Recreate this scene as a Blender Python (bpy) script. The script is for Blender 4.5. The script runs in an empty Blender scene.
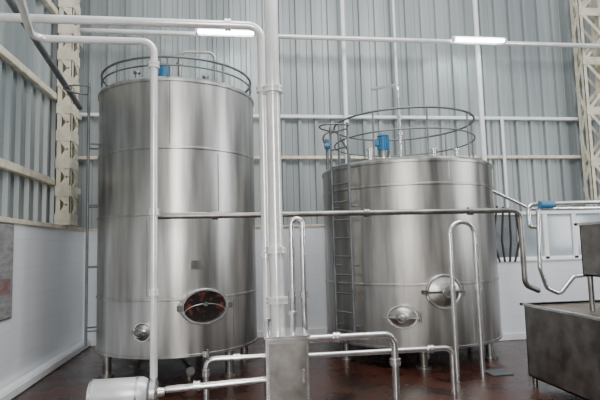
import bpy, bmesh, math, random
from mathutils import Vector, Matrix
random.seed(4)
scn = bpy.context.scene

# ------------------------------------------------------------------ camera
F = 500.0
YAW, PITCH, ROLL = math.radians(-7.7), math.radians(5.3), math.radians(-1.5)
CAM = Vector((0, 0, 1.8))
R = Matrix.Rotation(YAW, 3, 'Z') @ Matrix.Rotation(math.pi/2+PITCH, 3, 'X') @ Matrix.Rotation(ROLL, 3, 'Z')
cd = bpy.data.cameras.new('camera'); cam = bpy.data.objects.new('camera', cd)
scn.collection.objects.link(cam)
cam.matrix_world = Matrix.Translation(CAM) @ R.to_4x4()
cd.sensor_width = 36; cd.lens = 36*F/600; cd.clip_end = 200
scn.camera = cam

def W(px, py, Y):
    d = R @ Vector(((px-300)/F, (200-py)/F, -1))
    return CAM + d*(Y/d.y)

# ------------------------------------------------------------------ materials
def new_mat(name):
    m = bpy.data.materials.new(name); m.use_nodes = True
    nt = m.node_tree
    return m, nt, nt.nodes['Principled BSDF']

def noise_mat(name, c1, c2, rough=(.4, .6), metal=0.0, scale=(1, 1, 1), nscale=4, bump=0.0, detail=5, ramp=(.35, .65)):
    m, nt, b = new_mat(name)
    N, L = nt.nodes, nt.links
    tc = N.new('ShaderNodeTexCoord'); mp = N.new('ShaderNodeMapping'); mp.inputs['Scale'].default_value = scale
    nz = N.new('ShaderNodeTexNoise'); nz.inputs['Scale'].default_value = nscale; nz.inputs['Detail'].default_value = detail
    cr = N.new('ShaderNodeValToRGB')
    cr.color_ramp.elements[0].position = ramp[0]; cr.color_ramp.elements[1].position = ramp[1]
    cr.color_ramp.elements[0].color = (*c1, 1); cr.color_ramp.elements[1].color = (*c2, 1)
    L.new(tc.outputs['Object'], mp.inputs[0]); L.new(mp.outputs[0], nz.inputs['Vector'])
    L.new(nz.outputs[0], cr.inputs[0]); L.new(cr.outputs[0], b.inputs['Base Color'])
    mr = N.new('ShaderNodeMapRange'); mr.inputs[3].default_value = rough[0]; mr.inputs[4].default_value = rough[1]
    L.new(nz.outputs[0], mr.inputs[0]); L.new(mr.outputs[0], b.inputs['Roughness'])
    b.inputs['Metallic'].default_value = metal
    if bump:
        bp = N.new('ShaderNodeBump'); bp.inputs['Strength'].default_value = bump; bp.inputs['Distance'].default_value = .01
        L.new(nz.outputs[0], bp.inputs['Height']); L.new(bp.outputs[0], b.inputs['Normal'])
    return m

M_TANK = noise_mat('brushed_tank_steel', (.37, .36, .345), (.60, .59, .57), (.28, .44), 1, (3, 3, .3), 2.4, .15)
M_TANK2 = noise_mat('matte_tank_steel', (.30, .29, .275), (.52, .505, .48), (.3, .47), 1, (3, 3, .3), 2.1, .15)
M_STEEL = noise_mat('pipe_steel', (.66, .66, .66), (.84, .84, .84), (.18, .3), .9, (1, 1, 1), 6)
M_DSTEEL = noise_mat('dull_steel', (.24, .23, .215), (.40, .39, .37), (.3, .5), 1, (1, 1, 1), 5, .1)
M_RAIL = noise_mat('rail_grey', (.11, .12, .13), (.19, .20, .21), (.4, .6), .5)
M_WHITE = noise_mat('white_paint', (.78, .79, .80), (.86, .87, .88), (.3, .45))
M_PIPEW = noise_mat('insulated_pipe_jacket', (.78, .78, .77), (.90, .90, .89), (.18, .3), .35)
M_CREAM = noise_mat('cream_paint', (.56, .52, .41), (.76, .71, .58), (.45, .6), 0, (1, 1, 1), 7)
M_BLUE = noise_mat('motor_blue', (.03, .14, .28), (.05, .2, .38), (.35, .5))
M_BLACK = noise_mat('black_rubber', (.01, .01, .012), (.03, .03, .03), (.4, .6))
M_GREYP = noise_mat('motor_grey', (.6, .61, .62), (.74, .74, .75), (.25, .4), .3)

def glass_dark():
    m, nt, b = new_mat('manhole_glass')
    N, L = nt.nodes, nt.links
    tc = N.new('ShaderNodeTexCoord'); nz = N.new('ShaderNodeTexNoise'); nz.inputs['Scale'].default_value = 11
    cr = N.new('ShaderNodeValToRGB')
    cr.color_ramp.elements[0].position = .54; cr.color_ramp.elements[0].color = (.008, .006, .006, 1)
    cr.color_ramp.elements[1].position = .68; cr.color_ramp.elements[1].color = (.13, .03, .022, 1)
    L.new(tc.outputs['Object'], nz.inputs['Vector']); L.new(nz.outputs[0], cr.inputs[0]); L.new(cr.outputs[0], b.inputs['Base Color'])
    b.inputs['Roughness'].default_value = .55
    b.inputs['Specular IOR Level'].default_value = .25
    return m
M_HOLE = glass_dark()

def clad_mat(name='corrugated_cladding', k=1.0):
    m, nt, b = new_mat(name)
    N, L = nt.nodes, nt.links
    tc = N.new('ShaderNodeTexCoord'); mp = N.new('ShaderNodeMapping'); mp.inputs['Scale'].default_value = (1.3, 1.3, .06)
    nz = N.new('ShaderNodeTexNoise'); nz.inputs['Scale'].default_value = 1.0; nz.inputs['Detail'].default_value = 3
    cr = N.new('ShaderNodeValToRGB')
    cr.color_ramp.elements[0].position = .38; cr.color_ramp.elements[0].color = (.215*k, .245*k, .252*k, 1)
    cr.color_ramp.elements[1].position = .62; cr.color_ramp.elements[1].color = (.36*k, .39*k, .392*k, 1)
    L.new(tc.outputs['Object'], mp.inputs[0]); L.new(mp.outputs[0], nz.inputs['Vector'])
    L.new(nz.outputs[0], cr.inputs[0]); L.new(cr.outputs[0], b.inputs['Base Color'])
    b.inputs['Roughness'].default_value = .4; b.inputs['Metallic'].default_value = .15
    return m
M_CLAD = clad_mat()

def tile_mat():
    m, nt, b = new_mat('white_wall_tiles')
    N, L = nt.nodes, nt.links
    tc = N.new('ShaderNodeTexCoord'); sp = N.new('ShaderNodeSeparateXYZ'); L.new(tc.outputs['Object'], sp.inputs[0])
    ad = N.new('ShaderNodeMath'); ad.operation = 'ADD'; L.new(sp.outputs[0], ad.inputs[0]); L.new(sp.outputs[1], ad.inputs[1])
    cb = N.new('ShaderNodeCombineXYZ'); L.new(ad.outputs[0], cb.inputs[0]); L.new(sp.outputs[2], cb.inputs[1])
    br = N.new('ShaderNodeTexBrick'); br.offset = 0
    br.inputs['Color1'].default_value = (.80, .83, .87, 1); br.inputs['Color2'].default_value = (.76, .79, .84, 1)
    br.inputs['Mortar'].default_value = (.66, .69, .73, 1); br.inputs['Scale'].default_value = 1
    br.inputs['Mortar Size'].default_value = .003; br.inputs['Brick Width'].default_value = .6; br.inputs['Row Height'].default_value = .4
    L.new(cb.outputs[0], br.inputs['Vector']); L.new(br.outputs[0], b.inputs['Base Color'])
    b.inputs['Roughness'].default_value = .2
    return m
M_TILE = tile_mat()
M_FLOOR = noise_mat('wet_red_floor', (.016, .006, .004), (.062, .020, .012), (.10, .45), 0, (1, 1, 1), 2.2, .2, 8)

def emis(name, col, s):
    m, nt, b = new_mat(name)
    b.inputs['Base Color'].default_value = (*col, 1)
    b.inputs['Emission Color'].default_value = (*col, 1); b.inputs['Emission Strength'].default_value = s
    return m
M_TUBE = emis('fluorescent_glow', (.85, 1, .97), 45)
def glass():
    m, nt, b = new_mat('window_glass')
    tc = nt.nodes.new('ShaderNodeTexCoord'); nz = nt.nodes.new('ShaderNodeTexNoise'); nz.inputs['Scale'].default_value = 2
    cr = nt.nodes.new('ShaderNodeValToRGB')
    cr.color_ramp.elements[0].color = (.2, .25, .28, 1); cr.color_ramp.elements[1].color = (.5, .56, .6, 1)
    nt.links.new(tc.outputs['Object'], nz.inputs['Vector']); nt.links.new(nz.outputs[0], cr.inputs[0]); nt.links.new(cr.outputs[0], b.inputs['Base Color'])
    b.inputs['Roughness'].default_value = .12
    return m
M_GLASS = glass()

# ------------------------------------------------------------------ mesh helpers
def root(name):
    e = bpy.data.objects.new(name, None); scn.collection.objects.link(e); e.empty_display_size = .2
    return e

def finish(bm, name, mat, parent=None, smooth=True):
    bmesh.ops.recalc_face_normals(bm, faces=bm.faces)
    me = bpy.data.meshes.new(name); bm.to_mesh(me); bm.free()
    if smooth:
        for p in me.polygons: p.use_smooth = True
        try: me.set_sharp_from_angle(angle=math.radians(40))
        except Exception: pass
    me.materials.append(mat)
    o = bpy.data.objects.new(name, me); scn.collection.objects.link(o)
    if parent: o.parent = parent
    return o

def bm_box(bm, a, b, bev=0, M=None):
    a, b = Vector(a), Vector(b)
    r = bmesh.ops.create_cube(bm, size=1)
    vs = r['verts']
    for v in vs:
        v.co = Vector([(a[i]+b[i])/2 + v.co[i]*abs(b[i]-a[i]) for i in range(3)])
    if bev:
        es = list({e for v in vs for e in v.link_edges})
        rr = bmesh.ops.bevel(bm, geom=es, offset=bev, segments=2, affect='EDGES')
        vs = list({v for f in rr['faces'] for v in f.verts} | {v for v in vs if v.is_valid})
    if M is not None:
        for v in vs: v.co = M @ v.co

def box(name, a, b, mat, parent=None, bev=0, M=None):
    bm = bmesh.new(); bm_box(bm, a, b, bev, M); return finish(bm, name, mat, parent, bev > 0)

def frame(t, up=Vector((0, 0, 1))):
    t = t.normalized()
    if abs(t.dot(up)) > .95: up = Vector((0, 1, 0))
    u = t.cross(up).normalized(); v = u.cross(t).normalized()
    return u, v

def bm_cyl(bm, p0, p1, r0, r1=None, seg=24):
    p0, p1 = Vector(p0), Vector(p1); r1 = r0 if r1 is None else r1
    u, v = frame(p1-p0)
    A = []; B = []
    for i in range(seg):
        a = 2*math.pi*i/seg; d = u*math.cos(a)+v*math.sin(a)
        A.append(bm.verts.new(p0+d*r0)); B.append(bm.verts.new(p1+d*r1))
    for i in range(seg):
        j = (i+1) % seg; bm.faces.new((A[i], A[j], B[j], B[i]))
    bm.faces.new(A[::-1]); bm.faces.new(B)

def cyl(name, p0, p1, r0, mat, parent=None, r1=None, seg=24):
    bm = bmesh.new(); bm_cyl(bm, p0, p1, r0, r1, seg); return finish(bm, name, mat, parent)

def fillet(pts, rad, n=7):
    pts = [Vector(p) for p in pts]; out = [pts[0]]
    for i in range(1, len(pts)-1):
        p, a, b = pts[i], pts[i-1], pts[i+1]
        da, db = (a-p), (b-p); la, lb = da.length, db.length; da.normalize(); db.normalize()
        ang = da.angle(db)
        if ang > math.pi-.02: out.append(p); continue
        t = min(rad/math.tan(ang/2), la*.49, lb*.49)
        r = t*math.tan(ang/2)
        bis = (da+db).normalized(); c = p+bis*(r/math.sin(ang/2))
        s, e = p+da*t-c, p+db*t-c
        tot = s.angle(e)
        for k in range(n+1):
            f = k/n
            out.append(c+(s*math.sin((1-f)*tot)+e*math.sin(f*tot))/math.sin(tot))
    out.append(pts[-1]); return out

def bm_sweep(bm, pts, r, closed=False, seg=14):
    n = len(pts); rings = []
    u = None
    for i, p in enumerate(pts):
        if closed: t = (pts[(i+1) % n]-pts[i-1]).normalized()
        else: t = (pts[min(i+1, n-1)]-pts[max(i-1, 0)]).normalized()
        if u is None: u, v = frame(t)
        else: u = (u-t*u.dot(t)).normalized()
        v = u.cross(t).normalized()
        rings.append([bm.verts.new(p+(u*math.cos(2*math.pi*k/seg)+v*math.sin(2*math.pi*k/seg))*r) for k in range(seg)])
    m = n if closed else n-1
    for i in range(m):
        A, B = rings[i], rings[(i+1) % n]
        for k in range(seg):
            j = (k+1) % seg; bm.faces.new((A[k], A[j], B[j], B[k]))
    if not closed:
        bm.faces.new(rings[0][::-1]); bm.faces.new(rings[-1])

def pipe(name, pts, r, mat, parent=None, bend=None, clamps=()):
    bm = bmesh.new(); bm_sweep(bm, fillet(pts, bend or r*3), r)
    for c, d in clamps:
        c, d = Vector(c), Vector(d).normalized()
        bm_cyl(bm, c-d*.035, c-d*.008, r*1.5); bm_cyl(bm, c+d*.008, c+d*.035, r*1.5); bm_cyl(bm, c-d*.01, c+d*.01, r*1.35)
    return finish(bm, name, mat, parent)

def ring(name, c, rad, r, mat, parent):
    n = 72
    pts = [Vector((c[0]+rad*math.cos(2*math.pi*i/n), c[1]+rad*math.sin(2*math.pi*i/n), c[2])) for i in range(n)]
    bm = bmesh.new(); bm_sweep(bm, pts, r, True, 8); return finish(bm, name, mat, parent)

def lathe(name, prof, mat, parent, M=None, seg=96, sx=1, sy=1):
    bm = bmesh.new(); rings = []
    for r, z in prof:
        if r < 1e-5: rings.append([bm.verts.new((0, 0, z))])
        else: rings.append([bm.verts.new((r*sx*math.cos(2*math.pi*k/seg), r*sy*math.sin(2*math.pi*k/seg), z)) for k in range(seg)])
    for A, B in zip(rings, rings[1:]):
        for k in range(seg):
            j = (k+1) % seg
            if len(A) == 1: bm.faces.new((A[0], B[j], B[k]))
            elif len(B) == 1: bm.faces.new((A[k], A[j], B[0]))
            else: bm.faces.new((A[k], A[j], B[j], B[k]))
    if M is not None: bmesh.ops.transform(bm, matrix=M, verts=bm.verts)
    return finish(bm, name, mat, parent)

# ------------------------------------------------------------------ room shell
XL, YB, XR = -2.9, 10.3, 11.0
YF = -3.0
WT = 2.2      # top of the masonry
box('floor', (XL-.5, YF, -.1), (XR+.3, YB+.6, 0), M_FLOOR)
box('wall_left', (XL-.28, YF, 0), (XL, YB+.3, WT), M_TILE)
box('wall_back', (XL, YB, 0), (XR, YB+.3, WT), M_TILE)
M_DARKWALL = clad_mat('darkened_cladding', .4)  # cladding of unseen walls, darkened so the steel edges reflect dark
box('wall_right', (XR, YF, 0), (XR+.2, YB+.5, 8.2), M_DARKWALL)
box('wall_front', (XL-.3, YF-.2, 0), (XR+.2, YF, 8.2), M_DARKWALL)
box('baseboard_left', (XL, YF, 0), (XL+.16, YB, .13), M_WHITE, bev=.02)
box('baseboard_back', (XL+.16, YB-.05, 0), (XR, YB, .13), M_WHITE, bev=.01)
box('trim_1', (XL-.28, YF, WT), (XL+.03, YB-.03, WT+.07), M_CREAM, bev=.008)
box('trim_2', (XL-.28, YB-.03, WT), (XR, YB+.3, WT+.05), M_CREAM, bev=.008)

def cladding(name, p0, p1, z0, z1, nrm):
    p0, p1, nrm = Vector(p0), Vector(p1), Vector(nrm)
    d = (p1-p0); Lh = d.length; d.normalize(); pitch = .36
    prof = []; s = 0
    while s < Lh:
        for ds, h in ((0, 0), (.12, 0), (.13, .01), (.14, 0), (.24, 0), (.255, .065), (.325, .065), (.34, 0)):
            if s+ds <= Lh: prof.append((s+ds, h))
        s += pitch
    prof.append((Lh, 0))
    bm = bmesh.new(); prev = None
    for s, h in prof:
        q = p0+d*s+nrm*h
        a, b = bm.verts.new((q.x, q.y, z0)), bm.verts.new((q.x, q.y, z1))
        if prev: bm.faces.new((prev[0], a, b, prev[1]))
        prev = (a, b)
    return finish(bm, name, M_CLAD, None, False)
CY, CX = YB+.26, XL-.25
cladding('wall_back_cladding', (CX, CY, 0), (XR, CY, 0), WT+.05, 8.2, (0, -1, 0))
cladding('wall_left_cladding', (CX, CY, 0), (CX, YF, 0), WT+.05, 8.2, (1, 0, 0))

def girt(name, a, b, mat=M_CREAM):
    return box(name, a, b, mat, bev=.01)
zg = [W(300, 118, CY).z, W(520, 158, CY).z]
for i, z in enumerate(zg):
    girt('wall_girt', (CX+.02, CY-.15, z-.035), (XR, CY-.066, z+.035), M_CREAM if i == 1 else M_WHITE)
for z in (3.0, 4.5, 6.0):
    girt('wall_girt', (CX+.066, YF, z-.06), (CX+.15, CY-.16, z+.06))

def lattice(name, x0, x1, y0, y1, z0, z1):
    e = root(name)
    bm = bmesh.new(); t = .012; fl = .085
    for (x, y) in ((x0, y0), (x1, y0), (x0, y1), (x1, y1)):
        sx = 1 if x == x0 else -1; sy = 1 if y == y0 else -1
        bm_box(bm, (x, y, z0), (x+sx*fl, y+sy*t, z1)); bm_box(bm, (x, y, z0), (x+sx*t, y+sy*fl, z1))
    finish(bm, 'corner_angles', M_CREAM, e, False)
    bm = bmesh.new(); st = (x1-x0)*1.0; z = z0+.1; k = 0
    def bar(p, q, w, n):
        p, q, n = Vector(p), Vector(q), Vector(n); d = (q-p).normalized(); s = d.cross(n).normalized()
        vs = []
        for P in (p, q):
            for a in (-w, w):
                for c in (-.005, .005): vs.append(bm.verts.new(P+s*a+n*c))
        for f in ((0, 1, 3, 2), (4, 6, 7, 5), (0, 4, 5, 1), (2, 3, 7, 6), (0, 2, 6, 4), (1, 5, 7, 3)): bm.faces.new([vs[i] for i in f])
    while z+st < z1:
        a, b = (x0+.03, x1-.03) if k % 2 == 0 else (x1-.03, x0+.03)
        bar((a, y0-.006, z), (b, y0-.006, z+st), .035, (0, -1, 0))
        bar((a, y1+.0, z), (b, y1+.0, z+st), .035, (0, -1, 0))
        a, b = (y0+.03, y1-.03) if k % 2 == 0 else (y1-.03, y0+.03)
        for xx, n in ((x0-.006, (-1, 0, 0)), (x1+.006, (1, 0, 0))):
            bar((xx, a, z), (xx, b, z+st), .035, n)
        if k % 2 == 0:
            bm_box(bm, (x0, y0-.014, z-.09), (x1, y0-.002, z+.09))
            bm_box(bm, (x1+.002, y0, z-.09), (x1+.014, y1, z+.09))
        z += st; k += 1
    finish(bm, 'lacing_bars', M_CREAM, e, False)
    bm = bmesh.new(); bm_box(bm, (x0-.01, y0-.02, z0), (x1+.02, y1, z0+.03))
    finish(bm, 'base_plate', M_CREAM, e, False)
lattice('lattice_column', XL-.1, XL+.14, 8.95, 9.35, WT+.07, 8.2)
xc = W(598, 160, 10.3).x
lattice('lattice_column', xc-.38, xc+.2, 10.05, 10.34, WT+.05, 8.2)

# ------------------------------------------------------------------ tanks
def tank(mat, px0, px1, Y, py_top, py_bot, seams, cone, rail_h, rail_r, ladder_off, lad_top, ag_off, ag_s):
    e = root('storage_tank')
    a, b = W(px0, 240, Y), W(px1, 240, Y)
    cx = (a.x+b.x)/2; Rr = (b.x-a.x)/2*.965; cy = Y
    t = Vector((-cx, -cy, 0)).normalized(); rg = Vector((-t.y, t.x, 0))
    pm = (px0+px1)/2
    yf = cy+t.y*Rr
    zt, zb = W(pm, py_top, yf).z, W(pm, py_bot, yf).z
    prof = [(0, zb-.12), (Rr*.5, zb-.09), (Rr-.1, zb-.02), (Rr-.03, zb), (Rr+.012, zb+.0), (Rr+.012, zb+.03), (Rr, zb+.035)]
    for s in seams:
        z = zb+(zt-zb)*s
        prof += [(Rr, z-.02), (Rr+.012, z-.012), (Rr+.012, z+.012), (Rr, z+.02)]
    prof += [(Rr, zt-.06), (Rr+.016, zt-.055), (Rr+.016, zt-.02), (Rr, zt-.01), (Rr-.03, zt+.02), (Rr-.1, zt+.04), (.3, zt+cone), (0, zt+cone+.01)]
    lathe('tank_shell', prof, mat, e, Matrix.Translation((cx, cy, 0)), 128)
    bm = bmesh.new()
    def sp(off, z, rr=0):
        d = rg*off+t*math.sqrt(max(0, 1-off*off)); return Vector((cx, cy, z))+d*(Rr+rr), d
    lv = [0]+list(seams)+[1]
    for i, off in zip(range(len(lv)-1), (.62, -.35, .45, -.1)):
        p0, _ = sp(off, zb+(zt-zb)*lv[i]+.05); p1, _ = sp(off, zb+(zt-zb)*lv[i+1]-.06)
        bm_cyl(bm, p0, p1, .006, seg=8)
    finish(bm, 'weld_seams', M_DSTEEL, e)
    bm = bmesh.new()
    for k in range(6):
        an = k*math.pi/3+.3; x, y = cx+math.cos(an)*(Rr-.15), cy+math.sin(an)*(Rr-.15)
        bm_cyl(bm, (x, y, .03), (x, y, zb), .06); bm_cyl(bm, (x, y, 0), (x, y, .03), .11)
    # bottom outlet and drain valve
    p, d = sp(.15, 0, -.35)
    bm_sweep(bm, fillet([(cx, cy, zb-.08), (cx, cy, .14), (p.x, p.y, .14)], .12), .04)
    bm_cyl(bm, (p.x, p.y, .14), Vector((p.x, p.y, .14))+d*.12, .06)
    bm_cyl(bm, (p.x, p.y, 0), (p.x, p.y, .14), .03)
    finish(bm, 'tank_legs_and_outlet', M_DSTEEL, e)
    rc = Rr*rail_r
    ring('guard_rail_top', (cx, cy, zt+rail_h), rc, .018, M_RAIL, e)
    ring('guard_rail_mid', (cx, cy, zt+rail_h*.6), rc, .013, M_RAIL, e)
    bm = bmesh.new()
    for k in range(9):
        an = k*2*math.pi/9+.5; x, y = cx+math.cos(an)*rc, cy+math.sin(an)*rc
        bm_cyl(bm, (x, y, zt+.03), (x, y, zt+rail_h), .014, seg=8)
    finish(bm, 'guard_rail_posts', M_RAIL, e)
    # agitator
    ax = cx+ag_off; zc = zt+cone-.02; s = ag_s
    cyl('agitator_flange', (ax, cy, zc-.08), (ax, cy, zc+.05), .2*s, M_STEEL, e)
    cyl('agitator_gearbox', (ax, cy, zc+.05), (ax, cy, zc+.2*s), .09*s, M_DSTEEL, e, .12*s)
    bm = bmesh.new(); bm_cyl(bm, (ax, cy, zc+.2*s), (ax, cy, zc+.5*s), .095*s)
    for k in range(16):
        an = k*math.pi/8; M = Matrix.Translation((ax, cy, zc+.35*s)) @ Matrix.Rotation(an, 4, 'Z')
        bm_box(bm, (.085*s, -.006, -.12*s), (.12*s, .006, .12*s), 0, M)
    bm_cyl(bm, (ax, cy, zc+.5*s), (ax, cy, zc+.56*s), .115*s, .08*s)
    bm_box(bm, (ax-.2*s, cy-.06, zc+.3*s), (ax-.1*s, cy+.06, zc+.43*s), .01)
    finish(bm, 'agitator_motor', M_BLUE, e)
    # ladder
    p, d = sp(ladder_off, 0, .14); tn = Vector((-d.y, d.x, 0)); w = .19
    bm = bmesh.new(); zl0 = zb+.1; zl1 = zt+lad_top
    for s in (-1, 1):
        q = p+tn*w*s
        bm_sweep(bm, [Vector((q.x, q.y, z)) for z in (zl0, zl1)], .02, False, 10)
        z = zl0+.2
        while z < zt:
            bm_cyl(bm, Vector((q.x, q.y, z)), Vector((q.x, q.y, z))-d*.15, .012, seg=8); z += .9
    z = zl0+.12
    while z < zl1:
        bm_cyl(bm, Vector((p.x, p.y, z))-tn*w, Vector((p.x, p.y, z))+tn*w, .013, seg=8); z += .28
    bm_sweep(bm, [Vector((p.x, p.y, zl1-.05))+tn*w*math.cos(a)*1.2+d*(.35*math.sin(a)) for a in [math.pi*i/14 for i in range(15)]], .013, False, 8)
    finish(bm, 'ladder', M_RAIL, e)
    return e, cx, cy, Rr, zb, zt, sp

def mount(p, d):
    up = Vector((0, 0, 1)); tn = Vector((-d.y, d.x, 0))
    return Matrix(((tn.x, up.x, d.x, p.x), (tn.y, up.y, d.y, p.y), (tn.z, up.z, d.z, p.z), (0, 0, 0, 1)))

def manhole(e, p, d, a, b, lid, nm='manhole'):
    M = mount(p, d)
    lathe(nm+'_collar', [(1.0, -.08), (1.0, .05), (.97, .06), (.88, .06), (.86, .045), (.86, -.05)], M_STEEL, e, M, 48, a, b)
    bm = bmesh.new()
    if lid == 'glass':
        lathe(nm+'_opening', [(0, .02), (.87, .02)], M_HOLE, e, M, 48, a, b)
        for s in (-1, 1): bm_box(bm, (s*a*.92, -.04, .03), (s*a*1.12, .04, .085), .006, M)
        arc = [M @ Vector((a*.86*math.cos(x), b*.5*math.sin(x)-b*.35, .05)) for x in [math.pi*i/14 for i in range(15)]]
        bm_sweep(bm, arc, .008, False, 8)
        bm_cyl(bm, M @ Vector((0, b*.15, .02)), M @ Vector((0, b*.15, .09)), .03)
    else:
        lathe(nm+'_lid', [(0, .11), (.3, .105), (.6, .085), (.8, .05), (.88, .045)], M_TANK, e, M, 48, a, b)
        bm_box(bm, (-a*1.05, -.015, .09), (a*1.05, .015, .115), .004, M)
        bm_cyl(bm, M @ Vector((0, 0, .06)), M @ Vector((0, 0, .17)), .018)
        hr = min(.07, b*.4)
        bm_sweep(bm, [M @ Vector((hr*math.cos(x), hr*math.sin(x), .165)) for x in [2*math.pi*i/24 for i in range(24)]], .01, True, 8)
        bm_cyl(bm, M @ Vector((-hr, 0, .165)), M @ Vector((hr, 0, .165)), .008, seg=8)
        bm_cyl(bm, M @ Vector((a*1.08, -.07, .07)), M @ Vector((a*1.08, .07, .07)), .02)
        bm_box(bm, (-a*1.18, -.03, -.05), (-a*.95, .03, .07), .004, M)
    finish(bm, nm+'_clamps', M_DSTEEL, e)

e1, cx1, cy1, R1, zb1, zt1, sp1 = tank(M_TANK, 97, 258, 8.1, 77, 358, (.2, .5, .74), .22, .3, .97, -.985, .1, -.22, .75)
yA = cy1-R1
p, d = sp1(.27, W(200, 307, yA).z)
manhole(e1, p, d, .34, .24, 'glass')
p, d = sp1(-.38, W(148, 332, yA).z)
manhole(e1, p, d, .13, .13, 'lid', 'sample_port')
p, d = sp1(.2, W(195, 265, yA).z)
box('name_plate', (-.09, -.06, -.01), (.09, .06, .012), M_DSTEEL, e1, .003, mount(p, d))
bm = bmesh.new()
for dx, hh in ((.05, .5), (.45, .3), (-.6, .35)):
    bm_cyl(bm, (cx1+dx, cy1-.3, zt1+.08), (cx1+dx, cy1-.3, zt1+hh), .03, seg=12)
    bm_cyl(bm, (cx1+dx, cy1-.3, zt1+hh), (cx1+dx, cy1-.3, zt1+hh+.03), .055, seg=16)
bm_sweep(bm, fillet([(cx1+.05, cy1-.3, zt1+.5), (cx1+.05, cy1-.3, zt1+.72), (cx1+.6, cy1-.3, zt1+.72), (cx1+.6, cy1-.3, zt1+.08)], .12), .022)
finish(bm, 'roof_nozzles', M_DSTEEL, e1)

e2, cx2, cy2, R2, zb2, zt2, sp2 = tank(M_TANK2, 323, 488, 8.4, 158, 350, (.33, .86), .2, .82, .84, -.62, .62, -.36, .9)
yB = cy2-R2
p, d = sp2(-.08, W(398, 318, yB).z)
manhole(e2, p, d, .23, .17, 'lid')
p, d = sp2(.33, W(430, 292, yB).z)
manhole(e2, p, d, .27, .25, 'lid', 'side_manhole')
bm = bmesh.new()
q = (cx2-.12, cy2-.2)
bm_sweep(bm, fillet([(q[0], q[1], zt2+.1), (q[0], q[1], zt2+1.5), (q[0]-.02, q[1]+1.5, zt2+1.9)], .15), .03)
bm_cyl(bm, (q[0], q[1], zt2+.6), (q[0], q[1], zt2+.66), .06)
for dx in (.35, .75, -.75):
    bm_cyl(bm, (cx2+dx, cy2-.5, zt2+.04), (cx2+dx, cy2-.5, zt2+.28), .035, seg=14)
    bm_cyl(bm, (cx2+dx, cy2-.5, zt2+.28), (cx2+dx, cy2-.5, zt2+.31), .06, seg=14)
finish(bm, 'roof_nozzles', M_STEEL, e2)
pl, dl = sp2(-.93, zt2, -.06)
bm = bmesh.new()
bm_cyl(bm, (pl.x, pl.y, zt2), (pl.x, pl.y, zt2+.42), .025)
bm_sweep(bm, fillet([(pl.x, pl.y, zt2+.42), (pl.x-.12, pl.y-.1, zt2+.6), (pl.x+.12, pl.y-.1, zt2+.72), (pl.x+.35, pl.y, zt2+.4), (pl.x+.45, pl.y, zt2+.02)], .1), .018)
finish(bm, 'vent_hose', M_RAIL, e2)
bm = bmesh.new(); bm_cyl(bm, (pl.x-.05, pl.y-.03, zt2+.44), (pl.x+.06, pl.y-.03, zt2+.44), .05)
bm_cyl(bm, (pl.x, pl.y, zt2+.47), (pl.x, pl.y, zt2+.56), .035)
finish(bm, 'vent_actuator', M_BLUE, e2)

# ------------------------------------------------------------------ pipework
Z = Vector((0, 0, 1)); X = Vector((1, 0, 0))
Ya = 5.8
h = W(140, 22, Ya); x = W(262, 60, Ya).x
pipe('process_pipe', [(XL, Ya, h.z), (x, Ya, h.z), (x, Ya, 0)], .05, M_PIPEW, None, .17,
     [((x, Ya, W(262, 90, Ya).z), Z), ((x, Ya, W(266, 255, Ya).z), Z), ((x-.4, Ya, h.z), X)])
Yb = 5.45
q0 = W(274, 150, Yb)
ya, yb = 5.2, 5.66
zcab = W(285, 338, ya).z
Yc = 5.6
h = W(90, 40, Yc); x = W(154, 120, Yc).x; g = W(18, -8, 4.6)
pipe('process_pipe', [g, (W(32, 38, Yc).x, Yc, h.z), (x, Yc, h.z), (x, Yc, .46)], .04, M_PIPEW, None, .13,
     [((x, Yc, W(155, 65, Yc).z), Z), ((x, Yc, W(155, 212, Yc).z), Z), ((x, Yc, W(157, 292, Yc).z), Z)])
XC = x
pipe('overhead_drain_pipe', [W(2, -12, 5.6), W(80, 108, 8.8)], .045, M_RAIL, None)
Yd = 6.3
zc = W(300, 214, Yd).z
xe = W(520, 208, Yd).x
pipe('process_pipe', [(W(150, 219, Yd).x, Yd, zc), (xe, Yd, zc), (xe, Yd, W(524, 285, Yd).z), (xe+.25, Yd+.1, W(524, 292, Yd).z)], .036, M_DSTEEL, None, .12,
     [((W(366, 212, Yd).x, Yd, zc), X), ((W(470, 210, Yd).x, Yd, zc), X), ((W(215, 217, Yd).x, Yd, zc), X)])
def ubend(pxa, pxb, pyt, Y, z0, r, mat):
    a, b = W(pxa, pyt, Y), W(pxb, pyt, Y); zt = (a.z+b.z)/2
    return pipe('riser_pipe', [(a.x, Y, z0), (a.x, Y, zt), (b.x, Y, zt), (b.x, Y, z0)], r, mat, None, (b.x-a.x)/2*.98,
                [((a.x, Y, zt-.9), Z), ((b.x, Y, zt-.9), Z)])
ubend(291, 302, 219, 6.0, 0.0, .035, M_STEEL)
ubend(449, 474, 222, 6.6, 0.0, .034, M_STEEL)
x0c = W(266, 360, ya).x; x1c = W(309, 360, ya).x
Ye = 5.5
z1 = W(340, 337, Ye).z; xb = W(394, 334, Ye).x
pipe('transfer_pipe', [(x1c+.002, Ye, z1), (xb, Ye, z1), (xb, Ye, 0)], .04, M_STEEL, None, .12, [((x1c+.35, Ye, z1), X), ((xb, Ye, z1-.3), Z)])
z1 = W(340, 354, 5.9).z
pipe('transfer_pipe', [(W(288, 354, 5.9).x, 5.9, 0), (W(288, 354, 5.9).x, 5.9, z1), (W(452, 349, 5.9).x, 5.9, z1), (W(452, 349, 5.9).x, 5.9, 0)], .034, M_STEEL, None, .1,
     [((W(430, 350, 5.9).x, 5.9, z1), X)])
z1 = W(230, 358, 5.95).z; xv = W(206, 360, 5.95).x
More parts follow.
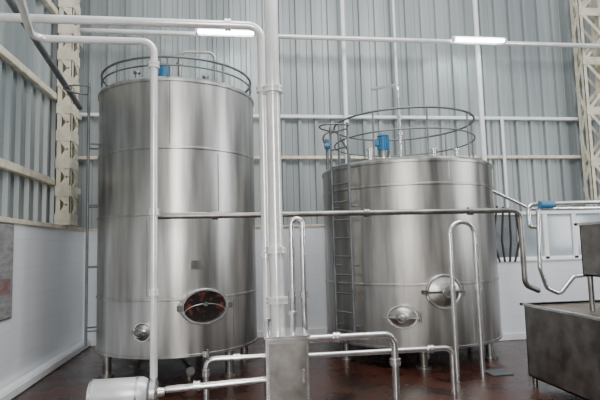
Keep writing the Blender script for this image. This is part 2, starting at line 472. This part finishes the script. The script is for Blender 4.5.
pipe('transfer_pipe', [(W(276, 358, 5.95).x, 5.95, z1), (xv, 5.95, z1), (xv, 5.95, .0)], .032, M_STEEL, None, .1,
     [((xv, 5.95, z1-.15), Z), ((xv+.35, 5.95, z1), X)])
z1 = .34
pipe('transfer_pipe', [(XC+.13, 5.55, z1), (x0c-.002, 5.55, z1+.04)], .036, M_STEEL, None, .1, [((XC+.45, 5.55, z1+.02), X)])
e = root('valve_actuator')
cyl('valve_body', (xv, 5.95, W(230, 358, 5.95).z+.03), (xv, 5.95, W(230, 358, 5.95).z+.12), .035, M_STEEL, e)
box('valve_handle', (xv-.02, 5.78, W(230, 358, 5.95).z+.12), (xv+.02, 5.98, W(230, 358, 5.95).z+.14), M_BLACK, e, .004)
for px, py, r in ((345, 80, .05), (480, 80, .055), (396, 60, .03), (505, 160, .035), (72, 60, .05)):
    q = W(px, py, 10.3)
    ztop = 8.1 if px != 505 else W(505, 118, 10.3).z
    pipe('wall_conduit', [(q.x, 10.32, WT+.05), (q.x, 10.32, ztop)], r, M_WHITE)
z1 = W(430, 40, 9.9).z
pipe('overhead_pipe', [(W(60, 40, 9.9).x, 9.95, z1), (XR, 9.95, z1)], .05, M_PIPEW)

# ------------------------------------------------------------------ fluorescent lamps hung below the overhead pipe
for px in (226, 479):
    e = root('fluorescent_lamp')
    q = W(px, 37, 9.8)
    zl = z1-.02
    box('lamp_housing', (q.x-.6, 9.8, zl+.04), (q.x+.6, 9.9, zl+.09), M_WHITE, e, .01)
    cyl('lamp_tube', (q.x-.55, 9.78, zl), (q.x+.55, 9.78, zl), .028, M_TUBE, e)
    for s in (-1, 1):
        box('lamp_holder_%d' % (s+2), (q.x+s*.58-.025, 9.74, zl-.04), (q.x+s*.58+.025, 9.84, zl+.05), M_WHITE, e, .004)

# ------------------------------------------------------------------ pump + motor bottom left
e = root('centrifugal_pump')
Yp = 5.55; zm = .32; x0 = W(89, 388, Yp).x; x1 = W(148, 388, Yp).x
lathe('motor_shroud', [(0, 0), (.1, 0), (.15, .012), (.165, .04), (.165, x1-x0-.05), (.14, x1-x0), (.05, x1-x0+.01), (0, x1-x0+.01)], M_GREYP, e,
      Matrix.Translation((x0, Yp, zm)) @ Matrix.Rotation(math.pi/2, 4, 'Y'), 40)
ringp = bmesh.new()
for k in range(2): bm_cyl(ringp, (x0+.03+k*(x1-x0-.14), Yp, zm), (x0+.05+k*(x1-x0-.14), Yp, zm), .172, seg=40)
finish(ringp, 'shroud_bands', M_STEEL, e)
cyl('pump_neck', (x1-.02, Yp, zm), (XC, Yp, zm), .05, M_DSTEEL, e)
lathe('pump_volute', [(0, 0), (.11, 0), (.14, .02), (.14, .07), (.11, .09), (.05, .095), (.04, .16), (0, .16)], M_STEEL, e,
      Matrix.Translation((XC-.04, Yp, zm)) @ Matrix.Rotation(math.pi/2, 4, 'Y'), 40)
bm = bmesh.new()
for xx in (x0+.1, x1-.08): bm_box(bm, (xx-.03, Yp-.13, 0), (xx+.03, Yp+.13, .19), .006)
bm_box(bm, (XC-.02, Yp-.08, 0), (XC+.03, Yp+.08, .2), .006)
finish(bm, 'pump_feet', M_DSTEEL, e)

# ------------------------------------------------------------------ valve cabinet with its thick header pipe
e = root('valve_cabinet')
pipe('header_pipe', [(q0.x, Yb, zcab+.02), (q0.x, Yb, 8.0)], .078, M_PIPEW, e, .2,
     [((q0.x, Yb, W(280, 300, Yb).z), Z), ((q0.x, Yb, W(278, 250, Yb).z), Z), ((q0.x, Yb, W(270, 90, Yb).z), Z)])
zt = zcab; x0, x1 = x0c, x1c
box('cabinet_body', (x0, ya, .08), (x1, yb, zt), M_STEEL, e, .012)
box('cabinet_top', (x0-.02, ya-.02, zt), (x1+.02, yb+.02, zt+.02), M_STEEL, e, .005)
box('cabinet_door', (x0+.03, ya-.015, .14), (x1-.03, ya, zt-.05), M_DSTEEL, e, .005)
bm = bmesh.new()
for xx in (x0+.03, x1-.03):
    for yy in (ya+.03, yb-.03): bm_cyl(bm, (xx, yy, 0), (xx, yy, .09), .02, seg=12)
bm_box(bm, (x1-.07, ya-.04, .42), (x1-.05, ya-.015, .56), .004)
finish(bm, 'cabinet_feet_and_handle', M_STEEL, e)
bm = bmesh.new()
for dx, hh in ((-.12, .16), (.15, .22)):
    bm_cyl(bm, (q0.x+dx, ya+.12, zt+.02), (q0.x+dx, ya+.12, zt+hh), .03, seg=16)
    bm_cyl(bm, (q0.x+dx, ya+.12, zt+hh), (q0.x+dx, ya+.12, zt+hh+.03), .05, seg=16)
finish(bm, 'cabinet_valves', M_STEEL, e)

# ------------------------------------------------------------------ right partition wall + window
Yw = 8.75
xw = W(489, 300, Yw).x; zs = W(500, 262, Yw).z; zh = W(540, 211, Yw).z
box('wall_right_partition', (xw, Yw, 0), (XR, Yw+.18, zs), M_TILE)
box('trim_3', (xw-.02, Yw-.03, zs), (XR, Yw+.2, zs+.03), M_WHITE, bev=.006)
e = root('window_1')
bm = bmesh.new()
bm_box(bm, (xw, Yw+.04, zh-.06), (XR, Yw+.12, zh), .006)
mull = [W(p, 240, Yw).x for p in (491, 522, 548, 577, 606, 640)]
for m in mull: bm_box(bm, (m-.045, Yw+.04, zs+.03), (m+.045, Yw+.12, zh-.06), .006)
bm_box(bm, (xw, Yw+.04, zs+.03), (XR, Yw+.12, zs+.08), .006)
finish(bm, 'window_frame', M_WHITE, e)
box('window_panes', (mull[1], Yw+.07, zs+.08), (mull[5], Yw+.085, zh-.06), M_GLASS, e)
box('window_gap_sheet', (mull[0], Yw+.07, zs+.08), (mull[1], Yw+.085, zh-.06), M_RAIL, e)  # opaque dark sheet painted in for the dark gap between frames
box('baseboard_right', (xw, Yw-.04, 0), (XR, Yw, .12), M_WHITE, bev=.01)

e = root('hose_manifold')
Yr = 7.75
a = W(490, 190, Yr); b = W(512, 200, Yr); c = W(530, 209, Yr)
pipe('manifold_pipe', [a, b, c, (XR-.01, Yr, c.z)], .03, M_STEEL, e, .08)
for k in range(4):
    a = W(497+k*6, 206, Yr); b = W(500+k*5, 262, Yr); c = W(493+k*9, 240, Yr)
    a.z = W(530, 209, Yr).z+.06-k*.015
    pipe('hose_%d' % (k+1), [a, c, b], .018, M_BLACK, e, .2)
zz = W(560, 204, 7.2).z
xq = W(528, 205, 7.2).x
pipe('riser_pipe', [(XR-.01, 7.2, zz+.12), (xq, 7.2, zz), (xq, 7.2, zz-.35), (xq+.1, 7.2, zz-.35)], .035, M_STEEL, None, .1)
pipe('riser_pipe', [W(538, 208, 7.3), W(540, 268, 7.3), W(547, 288, 7.3), W(560, 294, 7.3), W(574, 276, 7.3), W(640, 270, 7.3)], .035, M_STEEL, None, .1)
e = root('valve_actuator')
q = W(541, 208, 7.2)
cyl('actuator_body', (q.x-.1, 7.08, q.z+.04), (q.x+.1, 7.08, q.z+.04), .06, M_BLUE, e)
cyl('actuator_cap', (q.x+.1, 7.08, q.z+.04), (q.x+.14, 7.08, q.z+.04), .05, M_RAIL, e)
e = root('floor_drain')
q = W(500, 372, 6.6)
box('drain_grate', (q.x-.15, 6.5, 0), (q.x+.15, 6.8, .012), M_RAIL, e, .004)
q = W(530, 362, 7.0)
pipe('drain_stub', [(q.x, 7.0, 0), (q.x, 7.0, .3), (q.x+.3, 7.0, .3), (q.x+.3, 7.0, 0)], .03, M_STEEL, e, .08)

# ------------------------------------------------------------------ steel vats
M_LID = noise_mat('brown_reflection_cover', (.16, .12, .085), (.32, .26, .21), (.3, .5), .7, (1, 1, 1), 3)  # brown reflection on the steel top, painted into its colour
def vat(name, x0, x1, y0, y1, z0, z1, legs_to, rim=.04):
    e = root(name)
    bm = bmesh.new(); t = .02
    bm_box(bm, (x0, y0, z0), (x1, y0+t, z1)); bm_box(bm, (x0, y1-t, z0), (x1, y1, z1))
    bm_box(bm, (x0, y0, z0), (x0+t, y1, z1)); bm_box(bm, (x1-t, y0, z0), (x1, y1, z1))
    bm_box(bm, (x0, y0, z0), (x1, y1, z0+t))
    finish(bm, 'vat_walls', M_DSTEEL, e, False)
    bm = bmesh.new()
    bm_box(bm, (x0-rim, y0-rim, z1-.03), (x1+rim, y0+t, z1), .005); bm_box(bm, (x0-rim, y1-t, z1-.03), (x1+rim, y1+rim, z1), .005)
    bm_box(bm, (x0-rim, y0-rim, z1-.03), (x0+t, y1+rim, z1), .005); bm_box(bm, (x1-t, y0-rim, z1-.03), (x1+rim, y1+rim, z1), .005)
    finish(bm, 'vat_rim', M_STEEL, e)
    box('vat_cover', (x0+t, y0+t, z1-.05), (x1-t, y1-t, z1-.035), M_LID, e)
    bm = bmesh.new()
    for xx in (x0+.05, x1-.05):
        for yy in (y0+.05, y1-.05): bm_cyl(bm, (xx, yy, legs_to), (xx, yy, z0), .03, seg=14)
    finish(bm, 'vat_legs', M_DSTEEL, e)
    return e
vb = W(524, 303, 6.0); zv0 = W(524, 376, 6.0).z
vat('steel_vat', vb.x, vb.x+1.8, 4.5, 6.0, zv0, vb.z, 0)
ub = W(579, 223, 5.4)
vat('steel_hopper', ub.x, ub.x+1.0, 4.6, 5.4, W(579, 276, 5.4).z, ub.z, vb.z-.035)

# ------------------------------------------------------------------ poster on left wall
e = root('wall_poster')
def lw(px, py):
    d = R @ Vector(((px-300)/F, (200-py)/F, -1)); return CAM+d*(XL/d.x)
a = lw(12, 225); b = lw(12, 316)
M_POST = noise_mat('poster_print', (.20, .21, .21), (.34, .34, .33), (.4, .5), 0, (1, 1, 3), 6)
M_POSTR = noise_mat('poster_red', (.20, .11, .11), (.28, .19, .18), (.4, .5), 0, (1, 1, 3), 6)
box('poster_frame', (XL, a.y-.9, b.z-.02), (XL+.02, a.y+.02, a.z+.02), M_RAIL, e, .004)
box('poster_sheet', (XL+.02, a.y-.88, b.z), (XL+.024, a.y, a.z), M_POST, e)
box('poster_red_panel', (XL+.024, a.y-.8, b.z+.3), (XL+.027, a.y-.06, b.z+.5), M_POSTR, e)

# ------------------------------------------------------------------ lights
w = bpy.data.worlds.new('world'); scn.world = w; w.use_nodes = True
bg = w.node_tree.nodes['Background']; bg.inputs[0].default_value = (.9, .95, 1, 1); bg.inputs[1].default_value = 1.15
def area(name, loc, tgt, sx, sy, pw, col=(1, 1, 1)):
    l = bpy.data.lights.new(name, 'AREA'); l.shape = 'RECTANGLE'; l.size = sx; l.size_y = sy; l.energy = pw; l.color = col
    o = bpy.data.objects.new(name, l); scn.collection.objects.link(o); o.location = loc
    o.rotation_euler = (Vector(tgt)-Vector(loc)).to_track_quat('-Z', 'Y').to_euler()
area('overhead_fill_light', (2.5, 4.5, 8.5), (3, 8, 0), 6, 3, 520, (1, .98, .95))  # added overhead fill, no skylight is modelled
area('front_highlight_light', (-.5, -2.5, 3.4), (.5, 8, 2), 1.1, 4.5, 430, (1, .97, .93))  # added tall light behind camera for the bright strip on the tanks
area('side_highlight_light', (10, 3.5, 4), (3, 8.5, 2), 1.0, 5, 280, (.95, .98, 1))  # added tall light from the right for the tank side highlight
